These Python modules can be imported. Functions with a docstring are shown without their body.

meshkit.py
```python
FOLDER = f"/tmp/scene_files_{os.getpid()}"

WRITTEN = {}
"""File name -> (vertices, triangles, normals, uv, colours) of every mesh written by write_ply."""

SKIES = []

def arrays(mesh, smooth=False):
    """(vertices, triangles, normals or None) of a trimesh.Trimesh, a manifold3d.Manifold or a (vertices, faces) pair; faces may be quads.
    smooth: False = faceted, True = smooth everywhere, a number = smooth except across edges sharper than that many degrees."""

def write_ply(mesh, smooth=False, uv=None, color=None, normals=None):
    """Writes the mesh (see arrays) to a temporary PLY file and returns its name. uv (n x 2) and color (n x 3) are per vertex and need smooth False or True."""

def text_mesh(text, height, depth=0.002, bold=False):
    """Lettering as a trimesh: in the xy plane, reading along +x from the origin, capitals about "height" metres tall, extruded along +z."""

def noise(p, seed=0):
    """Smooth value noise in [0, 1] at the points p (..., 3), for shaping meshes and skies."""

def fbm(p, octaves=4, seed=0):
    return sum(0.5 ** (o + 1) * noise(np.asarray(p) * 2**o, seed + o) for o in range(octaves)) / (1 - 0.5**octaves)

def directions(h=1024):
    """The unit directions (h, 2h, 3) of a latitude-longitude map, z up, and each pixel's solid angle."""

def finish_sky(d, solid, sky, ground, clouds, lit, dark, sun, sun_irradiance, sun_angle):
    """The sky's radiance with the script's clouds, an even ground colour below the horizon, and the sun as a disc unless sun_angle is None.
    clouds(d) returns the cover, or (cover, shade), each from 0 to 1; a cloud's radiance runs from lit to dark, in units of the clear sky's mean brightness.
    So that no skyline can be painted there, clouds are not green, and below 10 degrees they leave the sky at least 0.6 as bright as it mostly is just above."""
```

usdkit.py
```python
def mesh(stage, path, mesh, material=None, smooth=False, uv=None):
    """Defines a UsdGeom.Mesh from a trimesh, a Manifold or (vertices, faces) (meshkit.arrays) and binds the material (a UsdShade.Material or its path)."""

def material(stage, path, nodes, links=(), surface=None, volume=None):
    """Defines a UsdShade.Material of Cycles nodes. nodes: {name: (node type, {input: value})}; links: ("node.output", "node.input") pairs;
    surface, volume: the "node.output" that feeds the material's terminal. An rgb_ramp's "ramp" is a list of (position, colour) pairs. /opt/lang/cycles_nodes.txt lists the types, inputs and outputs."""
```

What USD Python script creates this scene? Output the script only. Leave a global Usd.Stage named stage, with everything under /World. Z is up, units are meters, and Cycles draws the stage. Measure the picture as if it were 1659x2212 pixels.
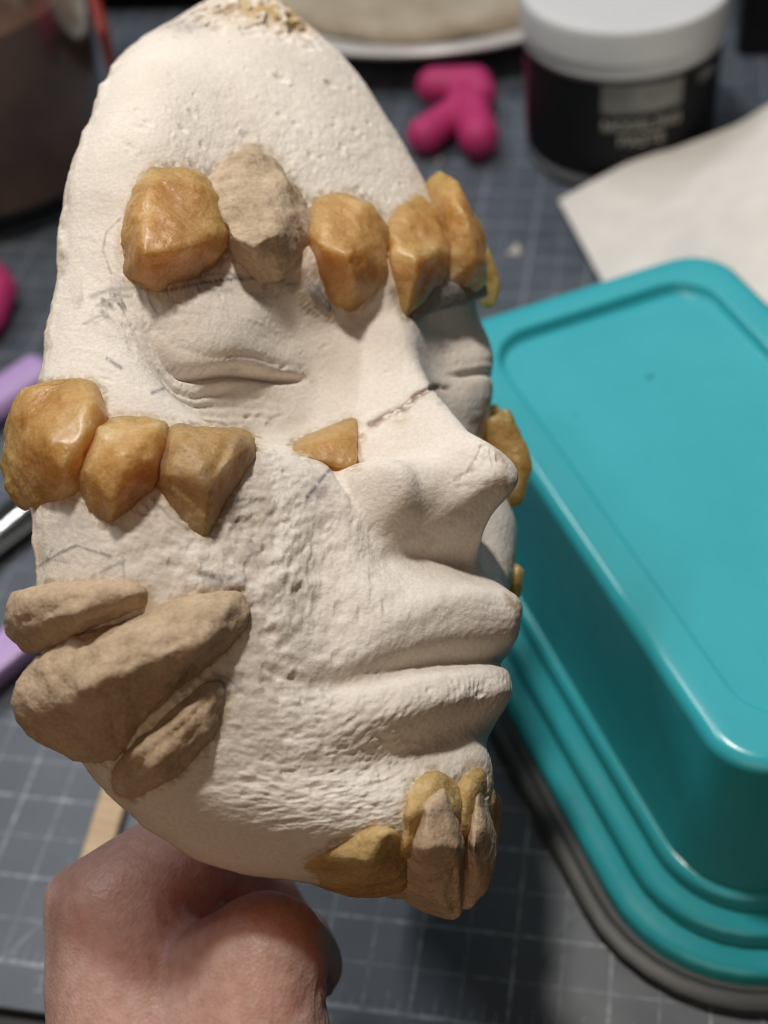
import math, random
import numpy as np, trimesh, manifold3d as m3
import usdkit
from meshkit import fbm, noise, text_mesh
from pxr import Usd, UsdGeom, UsdLux, UsdShade, Gf, Sdf, Vt
from scipy.interpolate import PchipInterpolator, RBFInterpolator
from scipy.spatial import cKDTree
from shapely.geometry import Polygon, LineString, box as sbox

stage = Usd.Stage.CreateInMemory()
UsdGeom.SetStageUpAxis(stage, UsdGeom.Tokens.z)
UsdGeom.SetStageMetersPerUnit(stage, 1.0)
UsdGeom.Xform.Define(stage, '/World')
UsdGeom.Scope.Define(stage, '/World/Looks')
T3 = Sdf.ValueTypeNames.Color3fArray

# ---------------------------------------------------------------- camera (world: x and y along the printed grid of the mat, z up, metres)
PXF, PXC = 2787.1, np.array([829.5, 1106.0])             # focal length and centre in pixels of a 1659 x 2212 picture
CD1 = np.array([1068, -4567, 4200.]); CD1 /= np.linalg.norm(CD1)
CD2 = np.array([1, .0616, -.1873]); CD2 -= CD1 * (CD1 @ CD2); CD2 /= np.linalg.norm(CD2)
CR = np.stack([CD2, CD1, -np.cross(CD1, CD2)], 0)          # camera axes (right, down, forward) -> world
CAM = np.array([0, 0, .321])
cam = UsdGeom.Camera.Define(stage, '/World/camera')
M4 = np.eye(4); M4[:3, :3] = (CR @ np.diag([1, -1, -1])).T; M4[3, :3] = CAM
cam.AddTransformOp().Set(Gf.Matrix4d(*M4.ravel().tolist()))
cam.CreateHorizontalApertureAttr(36.0)
cam.CreateVerticalApertureAttr(48.0)
cam.CreateFocalLengthAttr(36.0 * PXF / 1659.0)
cam.CreateClippingRangeAttr(Gf.Vec2f(.01, 20))
cam.CreateFStopAttr(15.5)
cam.CreateFocusDistanceAttr(.233)
cam.CreateExposureAttr(0.0)

# ---------------------------------------------------------------- lamps of the room and added fill panels
def lamp(kind, name, pos, target, power, color, **kw):
    L = getattr(UsdLux, kind).Define(stage, '/World/' + name)
    L.CreateIntensityAttr(power); L.CreateColorAttr(Gf.Vec3f(*color))
    L.CreateNormalizeAttr(True)
    for k, v in kw.items():
        getattr(L, f'Create{k}Attr')(v)
    z = np.array(pos, float) - np.array(target, float); z /= np.linalg.norm(z)
    x = np.cross([0, 1, 0.02], z); x /= np.linalg.norm(x); y = np.cross(z, x)
    m = np.eye(4); m[0, :3], m[1, :3], m[2, :3], m[3, :3] = x, y, z, pos
    L.AddTransformOp().Set(Gf.Matrix4d(*m.ravel().tolist()))
    L.GetPrim().SetCustomDataByKey('kind', 'structure')
    return L
lamp('DiskLight', 'ceiling_lamp', (-.085, .33, .70), (-.04, .25, .08), 0.79, (1.0, .93, .84), Radius=.028)
lamp('RectLight', 'sheen_fill', (.3, 1.6, 1.5), (0, .3, 0), 1.4, (.86, .93, 1.0), Width=1.8, Height=1.1)  # added fill panel, lays a sheen on box and mat
lamp('RectLight', 'far_lamp', (-.70, .71, 1.35), (-.02, .2, .06), 2.4, (.92, .96, 1.0), Width=.028, Height=.8)
lamp('RectLight', 'warm_fill', (-.2, -.85, .8), (-.05, .2, .1), 0.95, (1.0, .72, .50), Width=1.0, Height=1.0)  # added warm fill, stands in for light bounced about the room

# ---------------------------------------------------------------- helpers
def onz(px, py, z=0.0):
    r = CR @ np.array([(px - PXC[0]) / PXF, (py - PXC[1]) / PXF, 1.0])
    return CAM + r * (z - CAM[2]) / r[2]
def atd(px, py, d):
    return CAM + CR @ (np.array([(px - PXC[0]) / PXF, (py - PXC[1]) / PXF, 1.0]) * d)
def camw(c):
    return CAM + c @ CR.T

USED = {}
def path_of(name, parent=None):
    base = '/World' if parent is None else str(parent.GetPath())
    k = (base, name); n = USED.get(k, 0); USED[k] = n + 1
    return f'{base}/{name}' + (f'_{n:03d}' if n else '')
def tag(p, label=None, cat=None, group=None, kind=None):
    for k, v in (('label', label), ('category', cat), ('group', group), ('kind', kind)):
        if v:
            p.SetCustomDataByKey(k, v)
    return p
ORIGIN = {}
def thing(name, label, cat, loc=(0, 0, 0), group=None):
    x = UsdGeom.Xform.Define(stage, path_of(name)); x.AddTranslateOp().Set(Gf.Vec3d(*map(float, loc)))
    ORIGIN[str(x.GetPath())] = np.array(loc, float)
    return tag(x.GetPrim(), label, cat, group)
def arr(mesh):
    if hasattr(mesh, 'to_mesh'):
        m = mesh.to_mesh(); return np.array(m.vert_properties[:, :3], float), np.array(m.tri_verts)
    if isinstance(mesh, tuple):
        v, f = np.asarray(mesh[0], float), np.asarray(mesh[1], int)
        if f.shape[1] == 4: f = np.vstack([f[:, [0, 1, 2]], f[:, [0, 2, 3]]])
        return v, f
    return np.array(mesh.vertices), np.array(mesh.faces)
def obj(name, mesh, mat, parent=None, smooth=35, label=None, cat=None, kind=None, group=None, prim_vars=None):
    """one Mesh prim; shapes are given in world metres and stored relative to their thing"""
    v, f = arr(mesh)
    if parent is not None:
        s = str(parent.GetPath())
        v = v - next(ORIGIN[a] for a in (s, s.rsplit('/', 1)[0]) if a in ORIGIN)
    m = usdkit.mesh(stage, path_of(name, parent), (v, f), mat, smooth=smooth)
    if prim_vars:
        for k, a in prim_vars.items():
            UsdGeom.PrimvarsAPI(m).CreatePrimvar(k, T3, 'vertex').Set(Vt.Vec3fArray.FromNumpy(np.asarray(a, np.float32)))
    return tag(m.GetPrim(), label, cat, group, kind)
def mat(name, nodes, links, surface='p.BSDF', volume=None):
    return usdkit.material(stage, '/World/Looks/' + name, nodes, links, surface=surface, volume=volume)
def simple(name, color, rough=.5, spec=.5, var=.06, vscale=60, bump=0.0, bscale=400, **kw):
    c = np.array(color)
    n = {'g': ('geometry', {}), 'n': ('noise_texture', {'scale': float(vscale), 'detail': 4.0}),
         'r': ('rgb_ramp', {'ramp': [(.3, tuple(np.clip(c * (1 - var), 0, 1))), (.7, tuple(np.clip(c * (1 + var), 0, 1)))]}),
         'p': ('principled_bsdf', dict(roughness=rough, specular_ior_level=spec, **kw))}
    l = [('g.position', 'n.vector'), ('n.fac', 'r.fac'), ('r.color', 'p.base_color')]
    if bump:
        n['bn'] = ('noise_texture', {'scale': float(bscale), 'detail': 5.0}); n['b'] = ('bump', {'strength': float(bump), 'distance': .001})
        l += [('g.position', 'bn.vector'), ('bn.fac', 'b.height'), ('b.normal', 'p.normal')]
    return mat(name, n, l)
def lathe(profile, center, n=96):
    p = np.array(profile, float); a = np.linspace(0, 2 * np.pi, n, endpoint=False)
    v = np.stack([np.outer(np.cos(a), p[:, 0]), np.outer(np.sin(a), p[:, 0]), np.tile(p[:, 1], (n, 1))], -1).reshape(-1, 3)
    k = len(p); f = []
    i = np.arange(n)[:, None] * k + np.arange(k - 1)[None]; j = (np.arange(n)[:, None] + 1) % n * k + np.arange(k - 1)[None]
    f = np.stack([i, j, j + 1, i + 1], -1).reshape(-1, 4)
    v, f = arr((v, f))
    t = trimesh.Trimesh(v, f, process=False); t.merge_vertices()
    t.update_faces(t.area_faces > 1e-14)
    return np.array(t.vertices) + np.array(center), np.array(t.faces)
def ball(c, r, n=24):
    return m3.Manifold.sphere(float(r), n).translate([float(x) for x in c])
def chain(pts, n=24):
    """hulls of neighbouring balls: [(centre, radius), ...]"""
    m = m3.Manifold()
    for (a, ra), (b, rb) in zip(pts[:-1], pts[1:]):
        m = m + m3.Manifold.batch_hull([ball(a, ra, n), ball(b, rb, n)])
    return m
def relax(man, edge, rounds=8):
    m = man.refine_to_length(edge).to_mesh()
    t = trimesh.Trimesh(np.array(m.vert_properties[:, :3]), np.array(m.tri_verts))
    t.merge_vertices()
    trimesh.smoothing.filter_taubin(t, lamb=.5, nu=.52, iterations=rounds)
    return t
def rrect(w, d, r, n=8):
    """rounded rectangle outline"""
    pts = []
    for cx, cy, a0 in ((w / 2 - r, d / 2 - r, 0), (-w / 2 + r, d / 2 - r, 90), (-w / 2 + r, -d / 2 + r, 180), (w / 2 - r, -d / 2 + r, 270)):
        for t in np.linspace(a0, a0 + 90, n):
            pts.append((cx + r * np.cos(np.radians(t)), cy + r * np.sin(np.radians(t))))
    return np.array(pts)
def loft(rings):
    """closed rings of equal length -> triangles, first and last capped"""
    n = len(rings[0]); v = np.concatenate(rings); f = []
    for k in range(len(rings) - 1):
        i = np.arange(n); a, b = k * n + i, k * n + (i + 1) % n
        f += [np.stack([a, b, b + n], -1), np.stack([a, b + n, a + n], -1)]
    c0, c1 = len(v), len(v) + 1
    v = np.vstack([v, rings[0].mean(0), rings[-1].mean(0)])
    i = np.arange(n); o = (len(rings) - 1) * n
    f += [np.stack([(i + 1) % n, i, np.full(n, c0)], -1), np.stack([o + i, o + (i + 1) % n, np.full(n, c1)], -1)]
    return v, np.concatenate(f)

# ---------------------------------------------------------------- materials
def speck(name, c1, c2, c3, rough, s1=90, s2=900, bump=.4, bscale=700, spec=.5, sss=0.0, attr=None, coat=0.0, bdist=.0006, rough2=None, lo=.85):
    n = {'g': ('geometry', {}), 'n': ('noise_texture', {'scale': float(s1), 'detail': 5.0, 'roughness': .6}),
         'r': ('rgb_ramp', {'ramp': [(.32, c1), (.55, c2), (.72, c3)]}),
         'n2': ('noise_texture', {'scale': float(s2), 'detail': 3.0}), 'r2': ('rgb_ramp', {'ramp': [(.35, (lo, lo, lo)), (.6, (1.04, 1.04, 1.04))]}),
         'm': ('mix_color', {'blend_type': 'multiply', 'fac': 1.0, 'use_clamp': False}),
         'bn': ('noise_texture', {'scale': float(bscale), 'detail': 5.0}), 'b': ('bump', {'strength': float(bump), 'distance': bdist}),
         'p': ('principled_bsdf', dict(roughness=rough, specular_ior_level=spec, subsurface_weight=sss, subsurface_scale=.0025, subsurface_radius=(1.0, .5, .25), coat_weight=coat, coat_roughness=.3))}
    l = [('g.position', 'n.vector'), ('n.fac', 'r.fac'), ('g.position', 'n2.vector'), ('n2.fac', 'r2.fac'), ('r.color', 'm.a'), ('r2.color', 'm.b'),
         ('g.position', 'bn.vector'), ('bn.fac', 'b.height'), ('b.normal', 'p.normal')]
    if rough2 is not None:
        n['rr'] = ('rgb_ramp', {'ramp': [(.35, (rough, rough, rough)), (.65, (rough2, rough2, rough2))]})
        n['nr'] = ('noise_texture', {'scale': 160.0, 'detail': 6.0})
        l += [('g.position', 'nr.vector'), ('nr.fac', 'rr.fac'), ('rr.color', 'p.roughness')]
    last = 'm.result'
    if attr:
        # graphite with a painted shadow, brown dirt and yellowed plaster, where the model carries the marks
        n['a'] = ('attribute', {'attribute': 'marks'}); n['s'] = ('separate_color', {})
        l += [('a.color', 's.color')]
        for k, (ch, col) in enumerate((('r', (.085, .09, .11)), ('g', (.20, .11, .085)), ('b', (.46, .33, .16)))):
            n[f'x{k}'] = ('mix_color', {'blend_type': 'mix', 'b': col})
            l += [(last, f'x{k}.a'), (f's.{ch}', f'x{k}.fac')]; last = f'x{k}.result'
    l += [(last, 'p.base_color')]
    return mat(name, n, l)
M_PLASTER = speck('plaster', (.71, .645, .575), (.77, .705, .635), (.81, .755, .69),   .85, 45, 1400, .38, 1200, .25, attr=True, bdist=.0005, lo=.95)
M_AMBER = speck('amber_clay', (.42, .21, .055), (.55, .305, .105), (.67, .44, .21), .29, 85, 1500, 1.0, 520, .5, sss=.5, coat=.3, bdist=.0006, rough2=.7)
M_UMBER = speck('umber_clay', (.30, .20, .10), (.43, .26, .10), (.50, .36, .20), .42, 110, 1500, 1.0, 520, .45, sss=.35, coat=.1, bdist=.0006, rough2=.75)
M_BUFF = speck('buff_clay', (.42, .31, .21), (.52, .40, .28), (.60, .48, .36), .8, 160, 1200, 1.0, 600, .3)
M_TAN = speck('tan_clay', (.44, .32, .21), (.52, .39, .265), (.58, .45, .32), .85, 110, 1300, 1.0, 520, .3)
M_OCHRE = speck('ochre_clay', (.42, .27, .10), (.52, .36, .15), (.60, .46, .25), .7, 140, 1200, .6, 900, .35)
M_PETAL = speck('petal_clay', (.46, .33, .21), (.56, .42, .29), (.62, .49, .36), .82, 120, 1300, .9, 600, .3)
M_SLATE = speck('grey_clay', (.22, .20, .185), (.30, .275, .25), (.36, .33, .30), .8, 150, 1200, .5, 900, .3)


# ---------------------------------------------------------------- mask shape (millimetres in the face frame: u right, v up, w outwards)
def spl(x, pts):
    p = np.array(sorted(pts), float)
    return PchipInterpolator(p[:, 0], p[:, 1])(np.clip(x, p[0, 0], p[-1, 0]))

def sstep(x, a, b):
    t = np.clip((x - a) / (b - a), 0, 1)
    return t * t * (3 - 2 * t)

def gss(x, s):
    return np.exp(-(x / s) ** 2)

W_PTS = [(-119, 3), (-117.5, 13), (-113, 26), (-105, 38), (-95, 47), (-75, 58), (-50, 64), (-20, 66), (10, 64), (35, 58), (55, 50), (80, 36), (98, 23), (110, 12), (116, 6), (119, 3)]
M_PTS = [(119, -44), (116, -37), (110, -29), (98, -20), (86, -13.5), (74, -8.5), (62, -4.5), (50, -1), (40, 1.5), (25, 3.5), (12, 2.5), (3, -1), (-8, -2), (-20, -1), (-40, 2), (-52, 4), (-58, 6), (-64, 8), (-72, 8),
         (-80, 8.5), (-84, 8.5), (-91, 7.6), (-97, 7.4), (-104, 5.6), (-110, 1.5), (-114, -5), (-117, -13), (-119, -22)]
E_PTS = [(119, 3), (110, 14), (98, 27), (80, 42), (50, 52), (20, 54), (0, 54), (-40, 54), (-75, 52), (-95, 46), (-110, 33), (-116, 18), (-119, 8)]

def half_width(u, v):
    return spl(v, W_PTS) * (1 - .2 * sstep(u, 0, 40))

def face_w(u, v):
    """the face without its small relief: a height field"""
    au = np.abs(u)
    far = sstep(u, 0, 22)
    x = np.clip(au / half_width(u, v), 0, 1)
    w = spl(v, M_PTS) - spl(v, E_PTS) * (1 + .55 * far - .34 * sstep(-u, 10, 60)) * (1 - np.sqrt(np.maximum(1 - x ** 2.3, 0)))
    # brow, sockets, cheeks, temples
    w = w + 3.5 * gss(au - 26, 20) * gss(v - 16, 7) + 2.0 * gss(u, 14) * gss(v - 13, 9)
    w = w - 7.5 * gss(au - 19, 11) * gss(v - 1, 9) - 1.5 * gss(au - 36, 17) * gss(v - 9, 5)
    w = w + 4.0 * gss(au - 42, 16) * gss(v + 32, 17)
    w = w - 2.5 * gss(au - 30, 13) * gss(v + 24, 10)
    w = w - 2.0 * gss(au - 66, 12) * gss(v - 14, 18)
    # eyeballs under closed lids
    w = w + np.where(u > 0, 7.5, 13.2) * np.exp(-(((au - 30.0) / np.where(au > 30, 25.0, 20.0)) ** 2 + ((v - 0.6) / 10.0) ** 2) ** 1.2)
    r2 = ((au - 30) / 20) ** 2 + ((v + 13) / 8) ** 2
    w = w + 1.8 * np.clip(1 - r2, 0, 1)
    # muzzle
    w = w + 3.4 * gss(u, np.where(u > 0, 20, 27)) * gss(v + 70, 18) - 2.2 * gss(au - 29, 5) * gss(v + 62, 13)
    # chin
    w = w + 3.5 * gss(u, 17) * gss(v + 104, 9) - 2.2 * gss(u, 24) * gss(v + 88.5, 4.5)
    # lips
    up = 3.8 * gss(u, 22) * gss(v + 65.0 + 0.0035 * u * u, 5.6)
    w = w + up
    vm = -71.0 - 0.0016 * u * u                      # lower edge of the upper lip
    lip = np.exp(-(au / 27) ** 4)
    w = w + 0.7 * lip * sstep(v, -1.0 + vm, 0.9 + vm) * (1 - sstep(v, vm + 1, vm + 10))
    w = w - 2.3 * lip * sstep(v, vm - 4.4, vm - 2.2) * (1 - sstep(v, vm - 1.3, vm + .7))
    w = w - 1.3 * np.exp(-(au / 33) ** 6) * gss(v - vm + 1.2, 1.5)
    vl = -80.5 + 0.0025 * u * u
    w = w + 5.0 * np.exp(-(au / 23) ** 3) * np.where(v > vl, gss(v - vl, 6.0), gss(v - vl, 3.8))
    w = w - 0.7 * np.exp(-(au / 22) ** 4) * sstep(-v, 83.9, 85.4) * (1 - sstep(-v, 87, 95))
    # ridge along the border of the upper lip
    vb = -63.3 - 0.30 * np.maximum(au - 5, 0) + .25 * np.maximum(4 - au, 0)
    w = w + .8 * gss(v - vb, 1.3) * np.exp(-(au / 25) ** 4)
    w = w - 10.5 * sstep(u, 2, 26) * sstep(-v, 56, 68)
    # philtrum
    w = w - 0.9 * gss(u, 2.6) * gss(v + 60, 5)
    # nose
    R = spl(v, [(12, 0), (6, 2.0), (0, 6.5), (-8, 10), (-16, 14), (-24, 18), (-32, 22), (-40, 25), (-45, 26), (-52, 26), (-62, 22)])
    k = spl(v, [(10, 8), (0, 7.5), (-15, 8.8), (-28, 9.6), (-38, 9.2), (-45, 8.8), (-55, 9)])
    k = k * np.where(u > 0, 1 - .66 * sstep(-v, 24, 47), 1)
    nose = R * np.exp(-(au / k) ** np.where(u > 0, 1.75, 1.9))
    def smax(p, q, e):
        hh = np.clip(0.5 + 0.5 * (p - q) / e, 0, 1)
        return q * (1 - hh) + p * hh + e * hh * (1 - hh)
    cut = np.maximum((v + 55.0 + .010 * np.minimum(au, 16) ** 2) * (2.5 + 0.06 * au) + 1.0, 0)
    nose = np.maximum(-smax(-cut, -nose, 3.0), 0)
    def bulb(uc, vc, wc, r, ru=1.0):
        q = r * r - ((u - uc) / ru) ** 2 - (v - vc) ** 2
        return np.where(q > 0, wc * np.clip(q / (.45 * r * r), 0, 1) + np.sqrt(np.maximum(q, 0)), 0)
    du, dv = 13.4, 4.9                                  # one band from the nostril wing up to the tip
    t = np.clip(((u + 13.2) * du + (v + 46.0) * dv) / (du * du + dv * dv), 0, 1)
    rb, wb = 8.7 - 1.1 * np.sin(np.pi * t) + .3 * t, 4.2 + 13.4 * t ** 1.1
    q = rb * rb - (u + 13.2 - du * t) ** 2 - (v + 46.0 - dv * t) ** 2
    band = np.where(q > 0, wb * np.clip(q / (.45 * rb * rb), 0, 1) + np.sqrt(np.maximum(q, 0)), 0)
    nose = smax(nose, band, 2.2)
    w = w + np.maximum(nose - .3, 0)
    # the groove round the wing
    w = w - 1.3 * gss(np.hypot((u + 13.2) / 1.05, v + 46.0) - 9.4, 1.2) * sstep(v, -54, -47) * sstep(-u, 4, 9)
    return w

def crease_v(au):
    return -6.3 - 0.0045 * (au - 33) ** 2 * np.where(au < 33, .45, 1.0)

def fine_w(u, v, rough):
    """lid creases, wrinkles and the coarse plaster grain"""
    au = np.abs(u)
    P = np.stack([u, v, np.zeros_like(u)], -1)
    n1 = fbm(P / 9.0, 3, 3) - .5
    vc = crease_v(au) + 0.7 * (fbm(P / 12.0, 2, 9) - .5)
    on = sstep(au, 13, 19) * (1 - sstep(au, 44, 55))
    d = v - vc
    on = on * np.where(u > 0, .55, 1)
    w = on * (1.4 * sstep(d, -.6, .5) * (1 - sstep(d, 1.5, 9)) - 1.9 * gss(d + .5, .75))
    # second edge above the lashes, and bags below
    w = w - on * .35 * gss(d - 2.2 - 1.1 * n1, .45)
    for k, (off, amp) in enumerate([(-3.4, .6), (-5.6, .75), (-8.0, .7), (-10.2, .6), (-12.4, .5), (-14.6, .45), (-17, .35)]):
        c = off - 0.006 * (au - 30) ** 2 + 4.5 * (fbm(P / 13.0 + 7 * k, 3, 20 + k) - .5) + (.05 + .03 * k) * (au - 30)
        a = sstep(au, 14, 26) * (1 - sstep(au, 46, 58)) * sstep(noise(P / np.array([7, 50, 1]) + 3.3 * k, 40 + k), .25, .65)
        w = w - amp * np.where(u > 0, .2, .6) * a * (gss(d - c, .55) - .55 * gss(d - c - 1.1, .8))
    for k in range(6):                                  # fine lines above the lid
        c = 9.5 + 1.35 * k - 0.006 * (au - 29) ** 2 + 1.2 * (fbm(P / 20.0 + k, 2, 60 + k) - .5)
        w = w - .16 * on * gss(d - c, .35)
    # lips: fine wrinkles
    lw = np.exp(-(u / 19) ** 4)
    tex = np.abs(np.sin(v * 4.1 + 3 * n1 + .03 * u * u)) * gss(v + 66.5 + .003 * u * u, 3.6)
    w = w - .2 * lw * tex * (.4 + fbm(P / 3., 2, 71))
    tex = (np.abs(np.sin(u * 2.2 + 9 * n1)) + .7 * np.abs(np.sin(v * 3.1 + 9 * n1))) * gss(v + 80, 4)
    w = w - .16 * lw * tex * 2 * fbm(P / 2.5, 2, 72) ** 1.5
    # coarse grain: ragged, stretched across
    Q = np.stack([u * .75 + v * .25, v * 1.1 - u * .25, np.zeros_like(u)], -1)
    g = (fbm(Q / 1.35, 4, 5) - .5) * 2.0 + (fbm(Q / 4.5, 3, 6) - .5) * .8 - .8 * sstep(fbm(Q / 1.9, 2, 77), .64, .78) + .5 * sstep(fbm(Q / 1.5, 2, 79), .66, .8)
    g = g - .4 * sstep(1 - np.abs(2 * fbm(Q / np.array([2.1, 1.8, 1]) + .7 * n1[..., None], 3, 78) - 1), .88, 1.0)
    w = w + rough * g
    s = (fbm(P / 1.2, 2, 8) - .5) * .12 + (fbm(P / 14, 3, 2) - .5) * .9
    w = w + s
    return w

def disc_grid(n):
    s = np.linspace(-1, 1, n)
    S, T = np.meshgrid(s, s)
    x, y = S * np.sqrt(1 - T * T / 2), T * np.sqrt(1 - S * S / 2)
    r = np.hypot(x, y)
    rr = np.sin(r * np.pi / 2 * .985) / np.sin(np.pi / 2 * .985)
    k = np.where(r > 1e-9, rr / np.maximum(r, 1e-9), np.pi / 2)
    return x * k, y * k, r

def grid_faces(n, off=0):
    i = np.arange(n * n).reshape(n, n)
    a, b, c, d = i[:-1, :-1], i[:-1, 1:], i[1:, 1:], i[1:, :-1]
    return np.concatenate([np.stack([a, b, c], -1).reshape(-1, 3), np.stack([a, c, d], -1).reshape(-1, 3)]) + off

# pose of the face frame in camera axes
FACE_ORIGIN = np.array([0.0040, -0.0385, 0.2700])       # camera x right, y down, z forward
V0, VR = 0.0, 118.9      # middle and half height of the mask
def face_axes(yaw, pitch, roll):
    S, U, F = np.array([1., 0, 0]), np.array([0, -1., 0]), np.array([0, 0, -1.])
    S, F = np.cos(yaw) * S - np.sin(yaw) * F, np.cos(yaw) * F + np.sin(yaw) * S
    c, s = np.cos(pitch), np.sin(pitch)
    Rx = np.array([[1, 0, 0], [0, c, s], [0, -s, c]])
    cr, sr = np.cos(roll), np.sin(roll)
    Rz = np.array([[cr, -sr, 0], [sr, cr, 0], [0, 0, 1]])
    return (Rz @ Rx @ np.stack([S, U, F], 1))

FACE_A = face_axes(np.radians(47), np.radians(22), np.radians(-8))

def face_base(u, v):
    return np.stack([u, v, face_w(u, v)], -1) / 1000 @ FACE_A.T + FACE_ORIGIN

# landmarks: (u, v) on the face and where the photograph shows them (camera rays, pixels of a 1659 x 2212 picture)
LM = [((0, 2), (872, 690)), ((0, -45), (1088, 1030)), ((0, -54), (1000, 1192)), ((-14, -6), (665, 806)), ((-48, -8), (335, 800)), ((-31, -6.2), (505, 800)),
      ((-22, -50), (765, 1085)), ((-29, -73), (690, 1476)), ((0, -73), (1032, 1430)), ((0, -79.5), (1036, 1492)), ((0, -90), (1020, 1600)), ((31, -6.3), (1040, 806)), ((17, -6.5), (965, 806)), ((30, 9), (1030, 690)), ((5, 85), (722, 100)), ((7, 69), (800, 190)), ((4, 103), (630, 22)),
      ((0, -104), (1000, 1790)), ((-30, 9), (545, 640)), ((-14, -57), (825, 1195))]
EDGE = [(530, 2), (430, 18), (320, 66), (250, 110), (180, 215), (130, 345), (105, 450), (100, 540), (93, 640), (65, 765), (55, 860), (47, 960), (48, 1090), (60, 1210),
        (70, 1290), (85, 1400), (110, 1500), (165, 1600), (280, 1725), (450, 1838), (560, 1880), (700, 1902), (830, 1930)]
EDGE_ANCHORS = [(118.9, 0), (-58, 12), (-118.9, 22)]           # v on the near rim -> index in EDGE

NEAR_SHIFT = [(119, 3), (90, 6), (50, 6), (0, 6), (-50, 5.5), (-85, 5), (-105, 2), (-118, 0)]
FAR_SHIFT = [(110, -2), (103, -2), (88, -3), (72, -3.5), (58, -2.5), (46, -1.5), (29, -1.5), (16, -1.5), (4, 2.2), (-5, 2), (-10, 3), (-30, 3), (-40, 4), (-48, 2.5), (-53, 0.5), (-58, -2), (-62, -2), (-66, -2), (-72, -.5), (-78, -2.5), (-86, -1), (-96, -2.5), (-104, -4), (-113, 0)]     # the far half is wider or narrower, mm

def to_px(c):
    return c[..., :2] / c[..., 2:] * PXF + PXC

def rim(side, v):
    v = np.asarray(v, float)
    u = side * 200.0 * np.ones_like(v)
    return side * half_width(u, v) * .985, v

def make_warp():
    uv, d = [], []
    def add(u, v, px):
        c = face_base(np.array([float(u)]), np.array([float(v)]))[0]
        uv.append((u, v)); d.append((np.array(px) - to_px(c)) * c[2] / PXF)
    for (u, v), px in LM:
        add(u, v, px)
    E = np.array(EDGE, float)
    L = np.r_[0, np.cumsum(np.hypot(*np.diff(E, axis=0).T))]
    for (v0, i0), (v1, i1) in zip(EDGE_ANCHORS[:-1], EDGE_ANCHORS[1:]):
        vs = np.linspace(v0, v1, 60)
        u, _ = rim(-1, vs)
        p = to_px(face_base(u, vs))
        l = np.r_[0, np.cumsum(np.hypot(*np.diff(p, axis=0).T))]
        for q in (np.linspace(0, 1, 9)[:-1] if v1 > -100 else np.linspace(0, 1, 9)):
            vq = np.interp(q * l[-1], l, vs)
            lt = L[i0] + q * (L[i1] - L[i0])
            uq, _ = rim(-1, vq)
            add(float(uq), vq, (np.interp(lt, L, E[:, 0]), np.interp(lt, L, E[:, 1])))
    return RBFInterpolator(np.array(uv), np.array(d), kernel='thin_plate_spline', smoothing=4.0), np.array(uv), np.array(d)

def face_point(u, v, w):
    """camera-space point of the mask"""
    c = np.stack([u, v, w], -1) / 1000 @ FACE_A.T + FACE_ORIGIN
    sh = WARP(np.stack([u, v], -1).reshape(-1, 2)).reshape(u.shape + (2,))
    c[..., :2] += sh
    c[..., 0] += spl(v, FAR_SHIFT) * sstep(u, 3, 20) / 1000 + spl(v, NEAR_SHIFT) * sstep(-u, 32, 64) / 1000
    return c

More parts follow.
